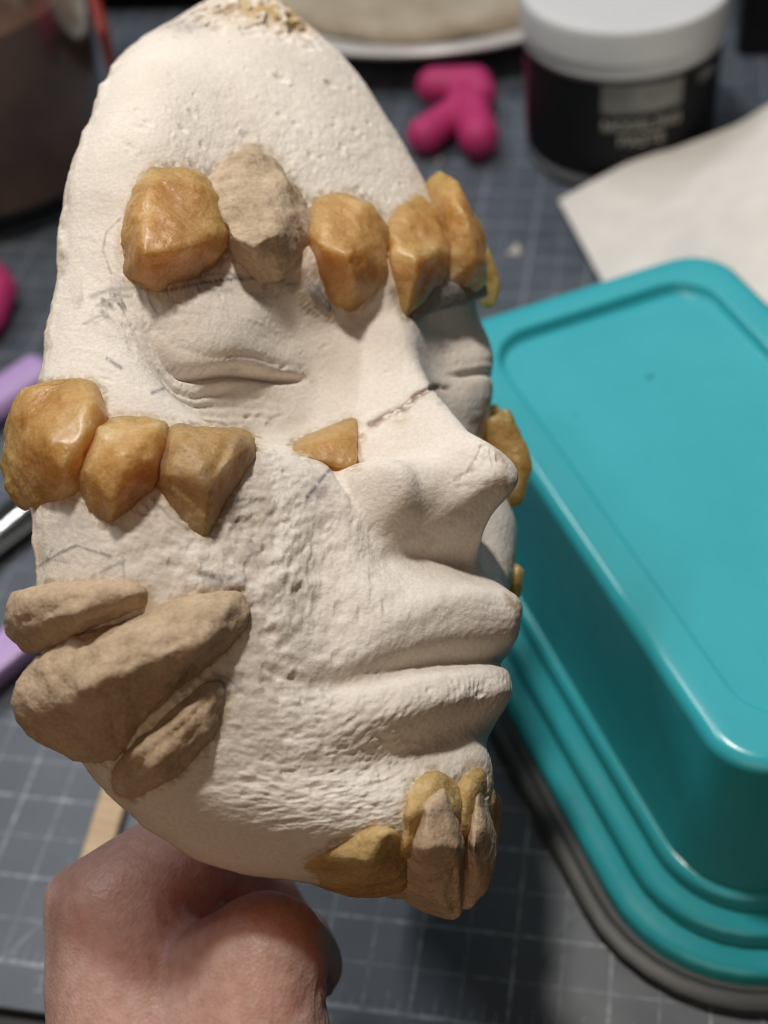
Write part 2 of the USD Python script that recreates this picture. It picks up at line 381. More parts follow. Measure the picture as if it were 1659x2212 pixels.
# ---------------------------------------------------------------- the mask
NM = 640
gx, gy, gr = disc_grid(NM)
gv = V0 + gy * VR
gu = np.where(np.abs(gy) < 1, gx / np.sqrt(np.maximum(1 - gy * gy, 1e-6)), 0).clip(-1, 1) * half_width(gx * 200, gv)
WARP, _, _ = make_warp()
from scipy.ndimage import gaussian_filter
_w = face_w(gu, gv)
_k = np.clip(gss(gu + 1, 15) * gss(gv + 44, 12) * 1.4, 0, 1)          # softest about the tip of the nose
BASE_W = gaussian_filter(_w, 1.8) * (1 - _k) + gaussian_filter(_w, 2.9) * _k
_r = sstep(gr, .90, .97); BASE_W = BASE_W * (1 - _r) + _w * _r
c0 = face_point(gu, gv, BASE_W)
pix = to_px(c0)
def blob(x, y, sx, sy):
    return np.exp(-((pix[..., 0] - x) / sx) ** 2 - ((pix[..., 1] - y) / sy) ** 2)
rough = .07 + .56 * np.clip(blob(560, 1250, 210, 190) + .45 * blob(640, 1560, 330, 190) + .6 * blob(420, 1120, 200, 110) + .35 * blob(700, 1750, 300, 150) + .22 * blob(620, 330, 300, 120) + .45 * blob(330, 690, 120, 70) + .5 * blob(900, 1600, 120, 60), 0, 1)
rough = rough * (1 - .8 * blob(500, 740, 150, 60)) * (1 - .7 * blob(980, 1060, 160, 60)) * (1 - .75 * blob(990, 1600, 110, 60)) * (1 - .6 * blob(1000, 740, 90, 90))
gw = BASE_W + fine_w(gu, gv, rough)
# ragged rim, chips on the crown, the crack over the nose and the scraped tip
P3 = np.stack([gu, gv, gw], -1)
edge = sstep(gr, .93, 1.0)
gu = gu + edge * 2.2 * (fbm(P3 / 5.0, 3, 31) - .5)
gv = gv + edge * 2.2 * (fbm(P3 / 5.0, 3, 32) - .5)
crown = np.clip(blob(540, 25, 150, 40) + blob(640, 50, 60, 35), 0, 1)
gw = gw - crown * 5.0 * np.maximum(fbm(P3 / 4.5, 3, 33) - .45, 0) * 3
def line_dist(points):
    """distance in picture pixels to a drawn line, and how far along it"""
    p = np.array(points, float); best = np.full(pix.shape[:2], 1e9)
    for a, b in zip(p[:-1], p[1:]):
        d = b - a; t = np.clip(((pix - a) @ d) / (d @ d), 0, 1)
        best = np.minimum(best, np.hypot(*np.moveaxis(pix - a - t[..., None] * d, -1, 0)))
    return best
front = True
jag = (fbm(P3 / 1.6, 3, 35) - .5) * 22
CRACKS = [([(800, 918), (835, 898), (870, 880), (905, 852), (935, 838), (965, 838)], 5, .9), ([(990, 1035), (1015, 1020), (1035, 985), (1045, 965)], 3, .5), ([(985, 1052), (1020, 1048), (1060, 1045)], 3, .25),
          ([(645, 798), (665, 815), (690, 842)], 2.5, .5), ([(770, 1070), (800, 1035), (860, 1000), (900, 985)], 2.5, .15), ([(1060, 975), (1075, 1020)], 2, .5), ([(1075, 985), (1085, 1015)], 2, .5), ([(1048, 990), (1060, 1030)], 2, .4)]
for pts, wd, dep in CRACKS:
    gw = gw - dep * np.exp(-((line_dist(pts) + jag * .35) / wd) ** 2)
pits = 0
rng = np.random.default_rng(4)
tree = cKDTree(np.stack([gu, gv], -1).reshape(-1, 2))
for k in range(260):
    u0, v0 = rng.uniform(-62, 20), rng.uniform(-108, 100)
    if k < 120: v0 = rng.uniform(15, 100)
    rad = rng.choice([.35, .45, .6, .9], p=[.5, .3, .15, .05]); ids = np.array(tree.query_ball_point((u0, v0), 3.2 * rad), int)
    if len(ids):
        q = gw.reshape(-1); uu, vv = gu.reshape(-1)[ids] - u0, gv.reshape(-1)[ids] - v0
        rr = np.hypot(uu * rng.uniform(.5, 1), vv)
        q[ids] -= .75 * rad * np.exp(-(rr / rad) ** 2) - .18 * rad * np.exp(-((rr - 1.6 * rad) / (.5 * rad)) ** 2)
outer = face_point(gu, gv, gw)
pix = to_px(outer)
# drawn and worn marks: red = graphite and a painted shadow, green = brown dirt, blue = yellowed plaster
marks = np.zeros(outer.shape)
grain = fbm(np.stack([gu, gv, gw], -1) / .9, 3, 41)
PENCIL_SHADE = [([(262, 470), (230, 500), (222, 540), (240, 590)], 2.2, .45), ([(300, 622), (360, 628), (430, 612), (500, 603), (560, 600)], 3.2, .95), ([(420, 600), (470, 590), (540, 596)], 2.5, .6), ([(430, 625), (500, 628)], 5, .45),
          ([(560, 560), (590, 590), (620, 612), (650, 618)], 3, .9), ([(655, 590), (690, 640), (715, 660)], 3, .7), ([(650, 660), (700, 690), (722, 695)], 3.5, .9), ([(880, 690), (910, 668), (950, 650), (1000, 640), (1060, 632)], 4.5, .95), ([(975, 640), (1040, 625)], 6, .8),
          ([(660, 1080), (690, 1040), (712, 1015)], 4.5, .9), ([(765, 1010), (772, 960)], 2, .7), ([(80, 1225), (130, 1195), (165, 1178), (200, 1190), (240, 1202)], 3, .85), ([(95, 1215), (115, 1185)], 2.2, .8), ([(105, 1208), (150, 1215)], 2, .6), ([(85, 1210), (100, 1240)], 2, .5),  # second stroke paints the thin cast shadow of the small cheek triangle
          ([(200, 1245), (240, 1225), (270, 1210)], 3, .6), ([(265, 1200), (268, 1260)], 3, .5), ([(430, 1238), (470, 1250), (505, 1275), (520, 1290)], 5, .75), ([(455, 1240), (500, 1245)], 3, .6), ([(470, 1255), (490, 1270)], 4, .6), ([(450, 1450), (490, 1465), (530, 1500)], 3.5, .65),
          ([(500, 1085), (525, 1080), (545, 1075)], 4, .7), ([(470, 1135), (500, 1110), (520, 1085)], 3.5, .6), ([(545, 985), (555, 965)], 3, .8), ([(480, 1120), (510, 1130)], 2.5, .5), ([(145, 1075), (200, 1095), (215, 1120)], 4, .5), ([(330, 1080), (370, 1120), (420, 1150)], 4, .55),
          ([(200, 640), (240, 625), (290, 622)], 6, .5), ([(210, 660), (250, 640), (285, 640)], 4, .45), ([(180, 700), (220, 680)], 4, .4), ([(575, 915), (585, 905)], 3, .8), ([(330, 848), (352, 840)], 4, .8), ([(232, 775), (262, 795)], 4, .7), ([(880, 1750), (900, 1705), (935, 1680)], 3, .5), ([(845, 1790), (875, 1770)], 2.5, .6), ([(850, 1770), (875, 1790)], 2, .5), ([(770, 1790), (860, 1785)], 2, .35), ([(340, 800), (420, 800), (560, 800), (640, 803)], 3, .3), ([(700, 1505), (690, 1480)], 4, .25)]  # closing strokes darken the lid crease and the mouth corner
for pts, wd, a in PENCIL_SHADE:
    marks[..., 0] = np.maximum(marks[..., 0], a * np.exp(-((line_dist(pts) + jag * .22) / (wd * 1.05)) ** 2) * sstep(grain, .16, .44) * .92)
for pts, wd, a in CRACKS[:3]:
    marks[..., 1] = np.maximum(marks[..., 1], a * np.exp(-((line_dist(pts) + jag * .6) / (wd * 1.8)) ** 2) * sstep(grain, .36, .52))
dirt = .7 * blob(410, 45, 70, 30) + .9 * blob(655, 68, 22, 14) + .5 * blob(430, 1110, 160, 40) + .35 * blob(700, 1080, 70, 60) + .22 * blob(560, 1180, 160, 120) + .25 * blob(960, 1130, 110, 60) + .35 * blob(650, 620, 90, 60) * 0
marks[..., 1] = np.maximum(marks[..., 1], dirt * sstep(fbm(np.stack([gu, gv, gw], -1) / 2.2, 4, 44), .48, .68))
marks[..., 0] = np.maximum(marks[..., 0], (.55 * blob(690, 645, 38, 50) + .45 * blob(610, 615, 45, 22) + .8 * blob(250, 655, 75, 45) * sstep(fbm(P3 / 3., 3, 47), .42, .62) + .5 * blob(395, 55, 50, 18) + .5 * blob(1020, 640, 60, 15) + .55 * blob(515, 1090, 30, 24) + .3 * blob(150, 1130, 60, 40) + .55 * blob(485, 1262, 38, 18) + .25 * blob(690, 1050, 30, 40) + .3 * blob(490, 1462, 40, 18) + .25 * blob(860, 1770, 30, 40)) * (.4 + .6 * sstep(grain, .35, .6)))
marks[..., 2] = np.clip(1.0 * blob(570, 18, 120, 30) + .9 * blob(640, 45, 50, 25) + .5 * blob(860, 905, 22, 14) + .25 * sstep(gr, .97, 1.0), 0, 1) * sstep(fbm(np.stack([gu, gv, gw], -1) / 3.0, 3, 45), .30, .55)
# thickness: an inner face 7 mm behind, joined round the rim
nrm = np.cross(np.gradient(outer, axis=1), np.gradient(outer, axis=0)); nrm /= np.linalg.norm(nrm, axis=-1, keepdims=True) + 1e-12
if nrm[NM // 2, NM // 2, 2] > 0: nrm = -nrm
st = 4
iu = np.arange(0, NM, st); iu = np.r_[iu, NM - 1] if iu[-1] != NM - 1 else iu
F_face = FACE_A[:, 2]
inner = outer[np.ix_(iu, iu)] - F_face * .0062 - .0018 * nrm[np.ix_(iu, iu)]
ni = len(iu)
k = (1 - .05 * sstep(gr[np.ix_(iu, iu)], .8, 1))[..., None]
cen = inner.mean((0, 1)); inner = cen + (inner - cen) * k
V = np.concatenate([outer.reshape(-1, 3), inner.reshape(-1, 3)])
Fo = grid_faces(NM); Fi = grid_faces(ni, NM * NM)[:, ::-1]
def ring(n, off):
    i = np.arange(n * n).reshape(n, n) + off
    return np.concatenate([i[0, :-1], i[:-1, -1], i[-1, :0:-1], i[:0:-1, 0]])
ro, ri = ring(NM, 0), ring(ni, NM * NM)
m, q = len(ro), len(ri); Fr = []
j = 0
for i in range(m):
    Fr.append((ro[i], ri[j % q], ro[(i + 1) % m]))
    while (j + 1) / q <= (i + 1) / m + 1e-9 and j < q:
        Fr.append((ri[j % q], ri[(j + 1) % q], ro[(i + 1) % m])); j += 1
F = np.concatenate([Fo, Fi, np.array(Fr)])
# faces look outwards: towards the camera on the outer face
fc = np.cross(V[Fo[0, 1]] - V[Fo[0, 0]], V[Fo[0, 2]] - V[Fo[0, 0]])
mid = Fo[len(Fo) // 4]
fc = np.cross(V[mid[1]] - V[mid[0]], V[mid[2]] - V[mid[0]])
if fc[2] > 0: F = F[:, ::-1]
marksV = np.concatenate([marks.reshape(-1, 3), np.zeros((ni * ni, 3))])
mask_base = camw(np.array([FACE_ORIGIN + FACE_A @ np.array([0, -.119, -.02])]))[0]
mask = thing('plaster_mask', 'white plaster face mask with closed eyes, studded with clay stones, held over the mat', 'mask', mask_base)
OUTLINES = []

# depth of the mask's front along a camera ray
_f = pix.reshape(-1, 2); _z = outer.reshape(-1, 3)[:, 2]
_vis = cKDTree(_f)
def depth(x, y):
    for r in (5, 10, 20, 40, 80, 160):
        ids = _vis.query_ball_point((x, y), r)
        if ids:
            z = _z[ids]; return float(z.min() if r > 5 else np.percentile(z, 5))
    return float(_z[_vis.query((x, y))[1]])
def ray_c(x, y, d):
    return np.array([(x - PXC[0]) / PXF * d, (y - PXC[1]) / PXF * d, d])
VIEW_BACK = -FACE_A[:, 2]
def stone(name, outline, tops, material, label=None, sink=4.0, edge=.0010, amp=.8, seed=0, back=None, rounds=7, grow_out=1.08, grow=.74, groove=None):
    """a lump of clay set on the mask: its outline lies on the plaster, tops = (x, y, height in mm)"""
    P = []
    ds = [back if back else depth(x, y) for x, y in outline]
    md = np.median(ds); ds = [min(d, md + .012) for d in ds]
    cx_, cy_ = np.mean(np.array(outline), 0)
    if 'patch' in name: grow_out = 1.0
    outline = [(cx_ + (x - cx_) * grow_out, cy_ + (y - cy_) * grow_out) for x, y in outline]
    OUTLINES.append(outline)
    for (x, y), d in zip(outline, ds):
        P.append(ray_c(x, y, d - .0009))
        P.append(ray_c(cx_ + (x - cx_) * .93, cy_ + (y - cy_) * .93, d + .001) + VIEW_BACK * sink / 1000)
    for x, y, h in tops:
        d = back if back else min(depth(x, y), md + .010)
        P.append(ray_c(x, y, d - (grow * h + (1.2 if 'patch' in name else .4)) / 1000))
    hull = m3.Manifold.hull_points(np.array(P, np.float64))
    t = relax(hull, edge, 2)
    trimesh.smoothing.filter_laplacian(t, lamb=.5, iterations=1 if 'patch' in name else 2)
    trimesh.smoothing.filter_taubin(t, lamb=.5, nu=.52, iterations=10)
    v = np.array(t.vertices)
    n = np.array(t.vertex_normals)
    q = v * 1000
    d = (fbm(q / 6.5 + seed * 3.7, 2, 50 + seed) - .5) * 2.2 * amp + (fbm(q / 3.0 + seed * 1.7, 3, 70 + seed) - .5) * 1.1 * amp + (fbm(q / 1.6 + seed, 3, 90 + seed) - .5) * .9 * amp
    if groove:
        px_ = to_px(v)
        for line, wd, dp in groove:
            p = np.array(line, float); b = np.full(len(v), 1e9)
            for a_, b_ in zip(p[:-1], p[1:]):
                e = b_ - a_; s = np.clip(((px_ - a_) @ e) / (e @ e), 0, 1); b = np.minimum(b, np.hypot(*(px_ - a_ - s[:, None] * e).T))
            d = d - dp * np.exp(-(b / wd) ** 2)
    v = v + n * (d / 1000)[:, None]
    return obj(name, (camw(v), np.array(t.faces)), material, mask, smooth=True, label=label)

S = 'clay_stone'
stone('clay_patch', [(258, 500), (278, 486), (290, 580), (312, 612), (275, 608), (261, 570)], [(272, 530, 3), (285, 600, 3)], M_BUFF, 'thin pale strip of clay on the left edge of the first brow stone', seed=1)
stone('clay_patch', [(322, 368), (335, 352), (365, 362), (350, 380)], [(340, 364, 2)], M_BUFF, 'small pale smear of clay above the first brow stone', seed=21, amp=.3)
stone(S, [(300, 400), (330, 370), (390, 366), (438, 378), (468, 420), (490, 470), (500, 520), (470, 560), (400, 598), (340, 619), (300, 606), (277, 580), (275, 520), (282, 450)],
      [(322, 400, 9), (430, 398, 9), (478, 500, 11), (405, 535, 15), (312, 548, 15), (292, 470, 10), (470, 545, 8)], M_AMBER, 'broad glossy amber stone at the outer end of the near brow', seed=2)
stone(S, [(450, 388), (500, 346), (545, 322), (592, 345), (630, 400), (660, 440), (674, 505), (640, 560), (605, 600), (560, 592), (522, 556), (498, 532), (478, 460)],
      [(540, 338, 5), (562, 430, 11), (590, 512, 16), (500, 512, 11), (640, 455, 10), (545, 535, 13), (470, 400, 5), (610, 370, 7)], M_BUFF, 'pale beige peaked stone, second on the near brow', seed=3, amp=1.1)
stone('clay_patch', [(495, 515), (530, 545), (560, 590), (500, 560), (470, 550)], [(505, 545, 3), (535, 570, 3)], M_AMBER, 'amber lip of clay between the first two brow stones', seed=22)
stone(S, [(672, 452), (700, 427), (750, 420), (802, 440), (832, 480), (837, 540), (827, 600), (792, 640), (760, 670), (722, 650), (692, 592), (668, 520), (655, 480)],
      [(705, 450, 8), (785, 452, 9), (820, 525, 10), (752, 552, 16), (700, 530, 11), (745, 470, 10), (765, 610, 12)], M_AMBER, 'amber stone beside the bridge of the nose, third on the near brow', seed=4)
stone('clay_patch', [(650, 588), (690, 590), (725, 660), (718, 692), (668, 668), (648, 630)], [(680, 630, 3), (710, 670, 3)], M_SLATE, 'grey wedge of clay under the third brow stone', seed=5)
stone('clay_patch', [(560, 592), (600, 600), (648, 600), (640, 622), (600, 640), (575, 622)], [(605, 612, 3)], M_SLATE, 'grey wedge of clay under the pale brow stone', seed=6)
stone(S, [(838, 482), (868, 450), (900, 433), (942, 446), (967, 490), (977, 545), (952, 600), (902, 642), (878, 682), (860, 640), (842, 570)],
      [(880, 470, 7), (935, 465, 8), (950, 540, 11), (900, 560, 13), (860, 540, 9), (895, 620, 8)], M_AMBER, 'amber stone on the far brow next to the nose bridge', seed=7)
stone(S, [(936, 395), (950, 377), (985, 392), (1012, 440), (1036, 490), (1052, 560), (1042, 610), (1000, 632), (974, 600), (966, 500), (942, 430)],
      [(960, 400, 5), (1010, 470, 9), (1030, 560, 10), (990, 560, 9), (985, 440, 7)], M_AMBER, 'long amber stone, second on the far brow', seed=8)
stone(S, [(1012, 458), (1038, 480), (1062, 540), (1082, 590), (1086, 615), (1066, 660), (1048, 600)], [(1060, 560, 4), (1075, 610, 4)], M_AMBER, 'amber stone at the outer end of the far brow', seed=9, back=.298)
stone('clay_patch', [(900, 645), (950, 605), (1000, 632), (1050, 610), (1058, 636), (1000, 646), (940, 660), (890, 690)], [(960, 640, 2), (1030, 630, 2)], M_SLATE, 'grey clay smeared under the far brow stones', seed=10, amp=.3)
stone(S, [(50, 850), (75, 840), (150, 826), (192, 830), (216, 855), (226, 900), (212, 950), (190, 995), (165, 1052), (130, 1078), (70, 1090), (36, 1030), (22, 975), (29, 915)],
      [(85, 872, 9), (190, 862, 10), (112, 962, 16), (185, 950, 12), (58, 960, 11), (60, 1015, 8), (140, 1010, 12), (210, 900, 8)], M_AMBER, 'large amber stone on the rim, first of the near cheek row', seed=11)
stone(S, [(192, 920), (240, 901), (330, 905), (362, 916), (366, 945), (347, 1000), (337, 1050), (292, 1080), (242, 1132), (216, 1120), (190, 1080), (160, 1022), (166, 985)],
      [(215, 930, 10), (340, 920, 9), (272, 985, 15), (330, 1000, 10), (182, 1012, 10), (240, 1075, 10)], M_AMBER, 'amber stone in the middle of the near cheek row', seed=12)
stone(S, [(376, 930), (400, 925), (520, 931), (546, 950), (549, 976), (520, 1002), (500, 1060), (470, 1122), (446, 1156), (420, 1140), (370, 1082), (334, 1027), (345, 970)],
      [(390, 945, 8), (518, 948, 10), (430, 1012, 13), (452, 1065, 11), (368, 1022, 9), (536, 966, 8), (490, 1000, 11)], M_UMBER, 'brown amber heart-shaped stone at the inner end of the near cheek row', seed=13, amp=.6, groove=[([(400, 985), (440, 1020), (470, 1010), (490, 960)], 9, .7), ([(370, 1040), (420, 1080), (450, 1090)], 8, .5)])
stone(S, [(633, 962), (650, 945), (700, 931), (752, 906), (768, 906), (773, 950), (766, 1005), (746, 1012), (700, 996), (660, 986), (640, 976)],
      [(728, 950, 11), (758, 920, 7), (752, 988, 8), (660, 960, 5)], M_AMBER, 'small amber triangle alone on the cheek beside the nose', seed=14, amp=.2)
L = 'clay_strip'
stone(L, [(28, 1330), (40, 1278), (100, 1262), (200, 1258), (290, 1262), (313, 1278), (312, 1300), (280, 1325), (200, 1357), (120, 1397), (76, 1400), (40, 1370)],
      [(60, 1288, 10), (200, 1276, 10), (292, 1282, 6), (180, 1322, 11), (80, 1345, 11)], M_TAN, 'short tan strip of clay on the rim, topmost of three on the jaw', seed=15, amp=.9, groove=[([(50, 1345), (120, 1315), (190, 1290)], 5, .6), ([(220, 1340), (280, 1300), (310, 1290)], 5, .6)])
stone(L, [(58, 1470), (80, 1422), (150, 1390), (280, 1335), (400, 1296), (470, 1284), (506, 1291), (526, 1320), (521, 1360), (490, 1392), (440, 1442), (380, 1490), (300, 1560), (262, 1620), (240, 1640), (200, 1630), (160, 1592), (112, 1596), (72, 1562), (50, 1512)],
      [(100, 1442, 9), (250, 1372, 11), (400, 1322, 10), (490, 1312, 7), (502, 1350, 7), (425, 1390, 14), (200, 1478, 15), (120, 1530, 11)], M_TAN, 'long thick tan strip of clay across the jaw, middle of three', seed=16, amp=1.1)
stone(L, [(248, 1655), (270, 1620), (330, 1570), (400, 1510), (452, 1473), (476, 1479), (488, 1510), (470, 1580), (430, 1632), (370, 1682), (300, 1718), (262, 1704)],
      [(300, 1622, 8), (400, 1542, 9), (462, 1497, 6), (440, 1590, 8), (330, 1672, 9)], M_TAN, 'lowest of three tan clay strips on the jaw', seed=17, amp=.9, groove=[([(270, 1680), (330, 1620), (400, 1560), (450, 1510)], 6, .8), ([(300, 1700), (370, 1640), (440, 1560)], 5, .5)])
stone(S, [(1062, 905), (1098, 892), (1128, 930), (1147, 990), (1144, 1050), (1126, 1086), (1106, 1086), (1090, 1040), (1080, 980)], [(1110, 950, 3), (1125, 1020, 4)], M_AMBER, 'amber stone behind the nose on the far cheek', seed=18, back=.285)
stone(S, [(1052, 880), (1070, 868), (1090, 890), (1102, 905), (1070, 925)], [(1080, 895, 2)], M_AMBER, 'dark brown stone showing beside the far eye', seed=19, back=.292)
stone(S, [(1100, 1220), (1118, 1212), (1132, 1225), (1133, 1262), (1118, 1305), (1102, 1295)], [(1118, 1250, 3)], M_AMBER, 'small amber stone showing beyond the upper lip', seed=20, back=.262)
stone('chin_stone', [(668, 1862), (700, 1840), (780, 1796), (830, 1786), (862, 1800), (876, 1850), (878, 1900), (862, 1926), (800, 1938), (740, 1918), (690, 1893)],
      [(720, 1852, 5), (835, 1800, 7), (800, 1860, 12), (860, 1890, 8), (760, 1895, 9)], M_OCHRE, 'ochre three-sided stone on the near side of the chin', seed=23, amp=.6)
stone('chin_wedge', [(864, 1850), (868, 1762), (888, 1700), (930, 1668), (972, 1678), (1000, 1730), (985, 1800), (905, 1880)], [(886, 1760, 6), (935, 1690, 4.5), (876, 1830, 6), (985, 1745, 6)], M_OCHRE, 'ochre clay bed under the near chin petal', seed=24)
stone('chin_wedge', [(980, 1740), (994, 1690), (1016, 1652), (1050, 1662), (1068, 1715), (1060, 1800), (1010, 1850), (992, 1800)], [(1008, 1700, 5), (1034, 1680, 5), (1000, 1780, 6)], M_OCHRE, 'ochre clay bed under the far chin petal', seed=25)
stone('chin_petal', [(905, 1737), (940, 1706), (968, 1702), (984, 1760), (1000, 1822), (1011, 1882), (1006, 1942), (990, 1978), (940, 1962), (892, 1932), (883, 1882), (893, 1815)],
      [(920, 1745, 8), (962, 1716, 7), (985, 1830, 12), (920, 1830, 12), (935, 1915, 14), (990, 1920, 14), (905, 1890, 11)], M_PETAL, 'pale petal of clay on the near half of the chin', seed=26, amp=.55, groove=[([(985, 1975), (975, 1930), (985, 1880)], 5, 1.0), ([(935, 1960), (945, 1910), (965, 1890)], 6, .5)])
stone('chin_petal', [(1016, 1696), (1036, 1690), (1056, 1732), (1070, 1800), (1071, 1862), (1052, 1922), (1018, 1956), (1013, 1882), (1007, 1800), (1011, 1742)],
      [(1030, 1705, 6), (1052, 1780, 9), (1052, 1870, 10), (1025, 1830, 11), (1025, 1920, 11)], M_PETAL, 'pale petal of clay on the far half of the chin', seed=27, amp=.5)
stone('chin_petal', [(1062, 1702), (1084, 1730), (1086, 1782), (1071, 1832), (1058, 1782)], [(1074, 1760, 4)], M_PETAL, 'petal of clay just showing past the chin', seed=28, back=.246)

# ragged yellow-brown and dark grey tint round the foot of each stone
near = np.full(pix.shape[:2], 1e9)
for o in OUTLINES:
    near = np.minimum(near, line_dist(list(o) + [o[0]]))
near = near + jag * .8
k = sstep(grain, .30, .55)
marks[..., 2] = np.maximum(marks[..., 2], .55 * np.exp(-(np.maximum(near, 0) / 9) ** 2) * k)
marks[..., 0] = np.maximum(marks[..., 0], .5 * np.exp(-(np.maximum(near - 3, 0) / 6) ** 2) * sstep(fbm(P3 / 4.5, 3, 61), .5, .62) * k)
marksV[:NM * NM] = marks.reshape(-1, 3)
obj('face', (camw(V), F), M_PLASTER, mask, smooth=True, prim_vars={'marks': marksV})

# ---------------------------------------------------------------- table and cutting mat
M_TABLE = simple('dark_table', (.016, .015, .015), .5, .4, .2, 30)
obj('table', m3.Manifold.cube([1.6, 1.7, .03], True).translate([0, .62, -.0185]), M_TABLE, kind='structure', smooth=False)

GRID = .01228
def grid_material():
    n = {'g': ('geometry', {}), 'sp': ('separate_xyz', {}), 'p': ('principled_bsdf', {'roughness': .42, 'specular_ior_level': .5}),
         'n': ('noise_texture', {'scale': 22.0, 'detail': 6.0, 'roughness': .6}), 'r': ('rgb_ramp', {'ramp': [(.3, (.066, .080, .104)), (.7, (.098, .115, .142))]}),
         'n2': ('noise_texture', {'scale': 260.0, 'detail': 6.0, 'roughness': .7}), 'wr': ('rgb_ramp', {'ramp': [(.45, (.25, .25, .25)), (.62, (1, 1, 1))]}),
         'mx': ('mix_color', {'blend_type': 'mix', 'b': (.42, .49, .54)}),
         'bn': ('noise_texture', {'scale': 1800.0, 'detail': 3.0}), 'b': ('bump', {'strength': .25, 'distance': .0004}),
         'rr': ('rgb_ramp', {'ramp': [(.35, (.34, .34, .34)), (.7, (.55, .55, .55))]})}
    l = [('g.position', 'sp.vector'), ('g.position', 'n.vector'), ('n.fac', 'r.fac'), ('g.position', 'n2.vector'), ('n2.fac', 'wr.fac'), ('r.color', 'mx.a'), ('mx.result', 'p.base_color'),
         ('g.position', 'bn.vector'), ('bn.fac', 'b.height'), ('b.normal', 'p.normal'), ('n.fac', 'rr.fac'), ('rr.color', 'p.roughness')]
    cnt = [0]
    def mth(t, a, b=None, c=None):
        cnt[0] += 1; nm = f'm{cnt[0]}'; inp = {'math_type': t}
        for k, x in (('value1', a), ('value2', b), ('value3', c)):
            if x is None: continue
            if isinstance(x, str): l.append((x, f'{nm}.{k}'))
            else: inp[k] = float(x)
        n[nm] = ('math', inp); return f'{nm}.value'
    def lines(src, off, step, half):
        x = mth('subtract', src, off); x = mth('divide', x, step); x = mth('add', x, .5)
        x = mth('floored_modulo', x, 1.0); x = mth('subtract', x, .5); x = mth('absolute', x)
        return mth('less_than', x, half / step)
    X, Y = 'sp.x', 'sp.y'
    inside = mth('greater_than', Y, .1249)
    major = mth('maximum', lines(X, .0034, 2 * GRID, .00042), lines(Y, .1252, 2 * GRID, .00042))
    minor = mth('maximum', lines(X, .0034 + GRID, 2 * GRID, .00028), lines(Y, .1252 + GRID, 2 * GRID, .00028))
    tick = mth('multiply', lines(X, .0034, GRID / 4, .00022), mth('less_than', Y, .1290))
    tick2 = mth('multiply', lines(X, .0034, GRID / 2, .00022), mth('less_than', Y, .1310))
    border = mth('multiply', mth('less_than', Y, .1262), 1.0)
    diag = mth('less_than', mth('absolute', mth('subtract', mth('add', mth('multiply', X, .866), mth('multiply', Y, -.5)), -.1978)), .00035)
    m = mth('maximum', mth('multiply', major, .8), mth('multiply', minor, .5))
    m = mth('maximum', m, mth('multiply', mth('maximum', tick, tick2), .5)); m = mth('maximum', m, mth('multiply', border, .8)); m = mth('maximum', m, mth('multiply', diag, .5))
    m = mth('multiply', m, inside)
    n['vs'] = ('voronoi_texture', {'scale': 13.0, 'feature': 'distance_to_edge'}); l.append(('g.position', 'vs.vector'))
    score = mth('multiply', mth('multiply', mth('less_than', 'vs.distance', .0045), inside), mth('multiply', mth('greater_than', 'n.fac', .5), .22))
    m = mth('maximum', m, score)
    l += [(mth('multiply', m, 'wr.color'), 'mx.fac')]
    return mat('mat_print', n, l)
M_MAT = grid_material()
cut = thing('cutting_mat', 'blue grey self-healing cutting mat printed with a pale inch grid', 'cutting mat', (-.08, .1134, 0))
mo = rrect(.86, .62, .008)
obj('mat_sheet', loft([np.c_[mo * .9995, np.full(len(mo), -.0032)] + [-.05, .1134 + .31, 0], np.c_[mo, np.full(len(mo), -.0028)] + [-.05, .1134 + .31, 0], np.c_[mo, np.full(len(mo), -.0003)] + [-.05, .1134 + .31, 0], np.c_[mo * .9992, np.zeros(len(mo))] + [-.05, .1134 + .31, 0]]), M_MAT, cut, smooth=30)
M_INK = simple('pale_print', (.22, .26, .30), .5)
for i in range(-9, 8):
    t = text_mesh(str(abs(i - 8)), .0045, .00008); t.apply_translation([.0034 + i * 2 * GRID - .0012, .1185, .00002])
    obj('numeral', t, M_INK, cut, smooth=False)

# ---------------------------------------------------------------- teal box, upside down on its clear lid
BA = np.radians(-59.6); BT = np.array([np.cos(BA), np.sin(BA)]); BQ = np.array([-BT[1], BT[0]])
q0, q1, t0, t1 = .1060, .2045, -.3040, -.1235
bc = BT * (t0 + t1) / 2 + BQ * (q0 + q1) / 2
def bring(grow, z, r, n=10):
    p = rrect(t1 - t0 + 2 * grow, q1 - q0 + 2 * grow, max(r, .001), n)
    w = bc + np.outer(p[:, 0], BT) + np.outer(p[:, 1], BQ)
    return np.c_[w, np.full(len(p), z)]
M_TEAL = mat('teal_plastic', {'g': ('geometry', {}), 'n': ('noise_texture', {'scale': 26.0, 'detail': 6.0, 'roughness': .65}), 'r': ('rgb_ramp', {'ramp': [(.35, (.16, .16, .16)), (.7, (.30, .30, .30))]}),
    'n2': ('noise_texture', {'scale': 40.0, 'detail': 3.0}), 'c': ('rgb_ramp', {'ramp': [(.3, (.037, .415, .49)), (.7, (.044, .445, .52))]}), 
    'b': ('bump', {'strength': .06, 'distance': .001}), 'p': ('principled_bsdf', {})},
    [('g.position', 'n.vector'), ('n.fac', 'r.fac'), ('r.color', 'p.roughness'), ('g.position', 'n2.vector'), ('n2.fac', 'c.fac'), ('c.color', 'p.base_color'), ('n.fac', 'b.height'), ('b.normal', 'p.normal')])
boxt = thing('storage_box', 'teal plastic food box turned upside down on its clear lid beside the mask', 'storage box', (*bc, 0))
rings = []
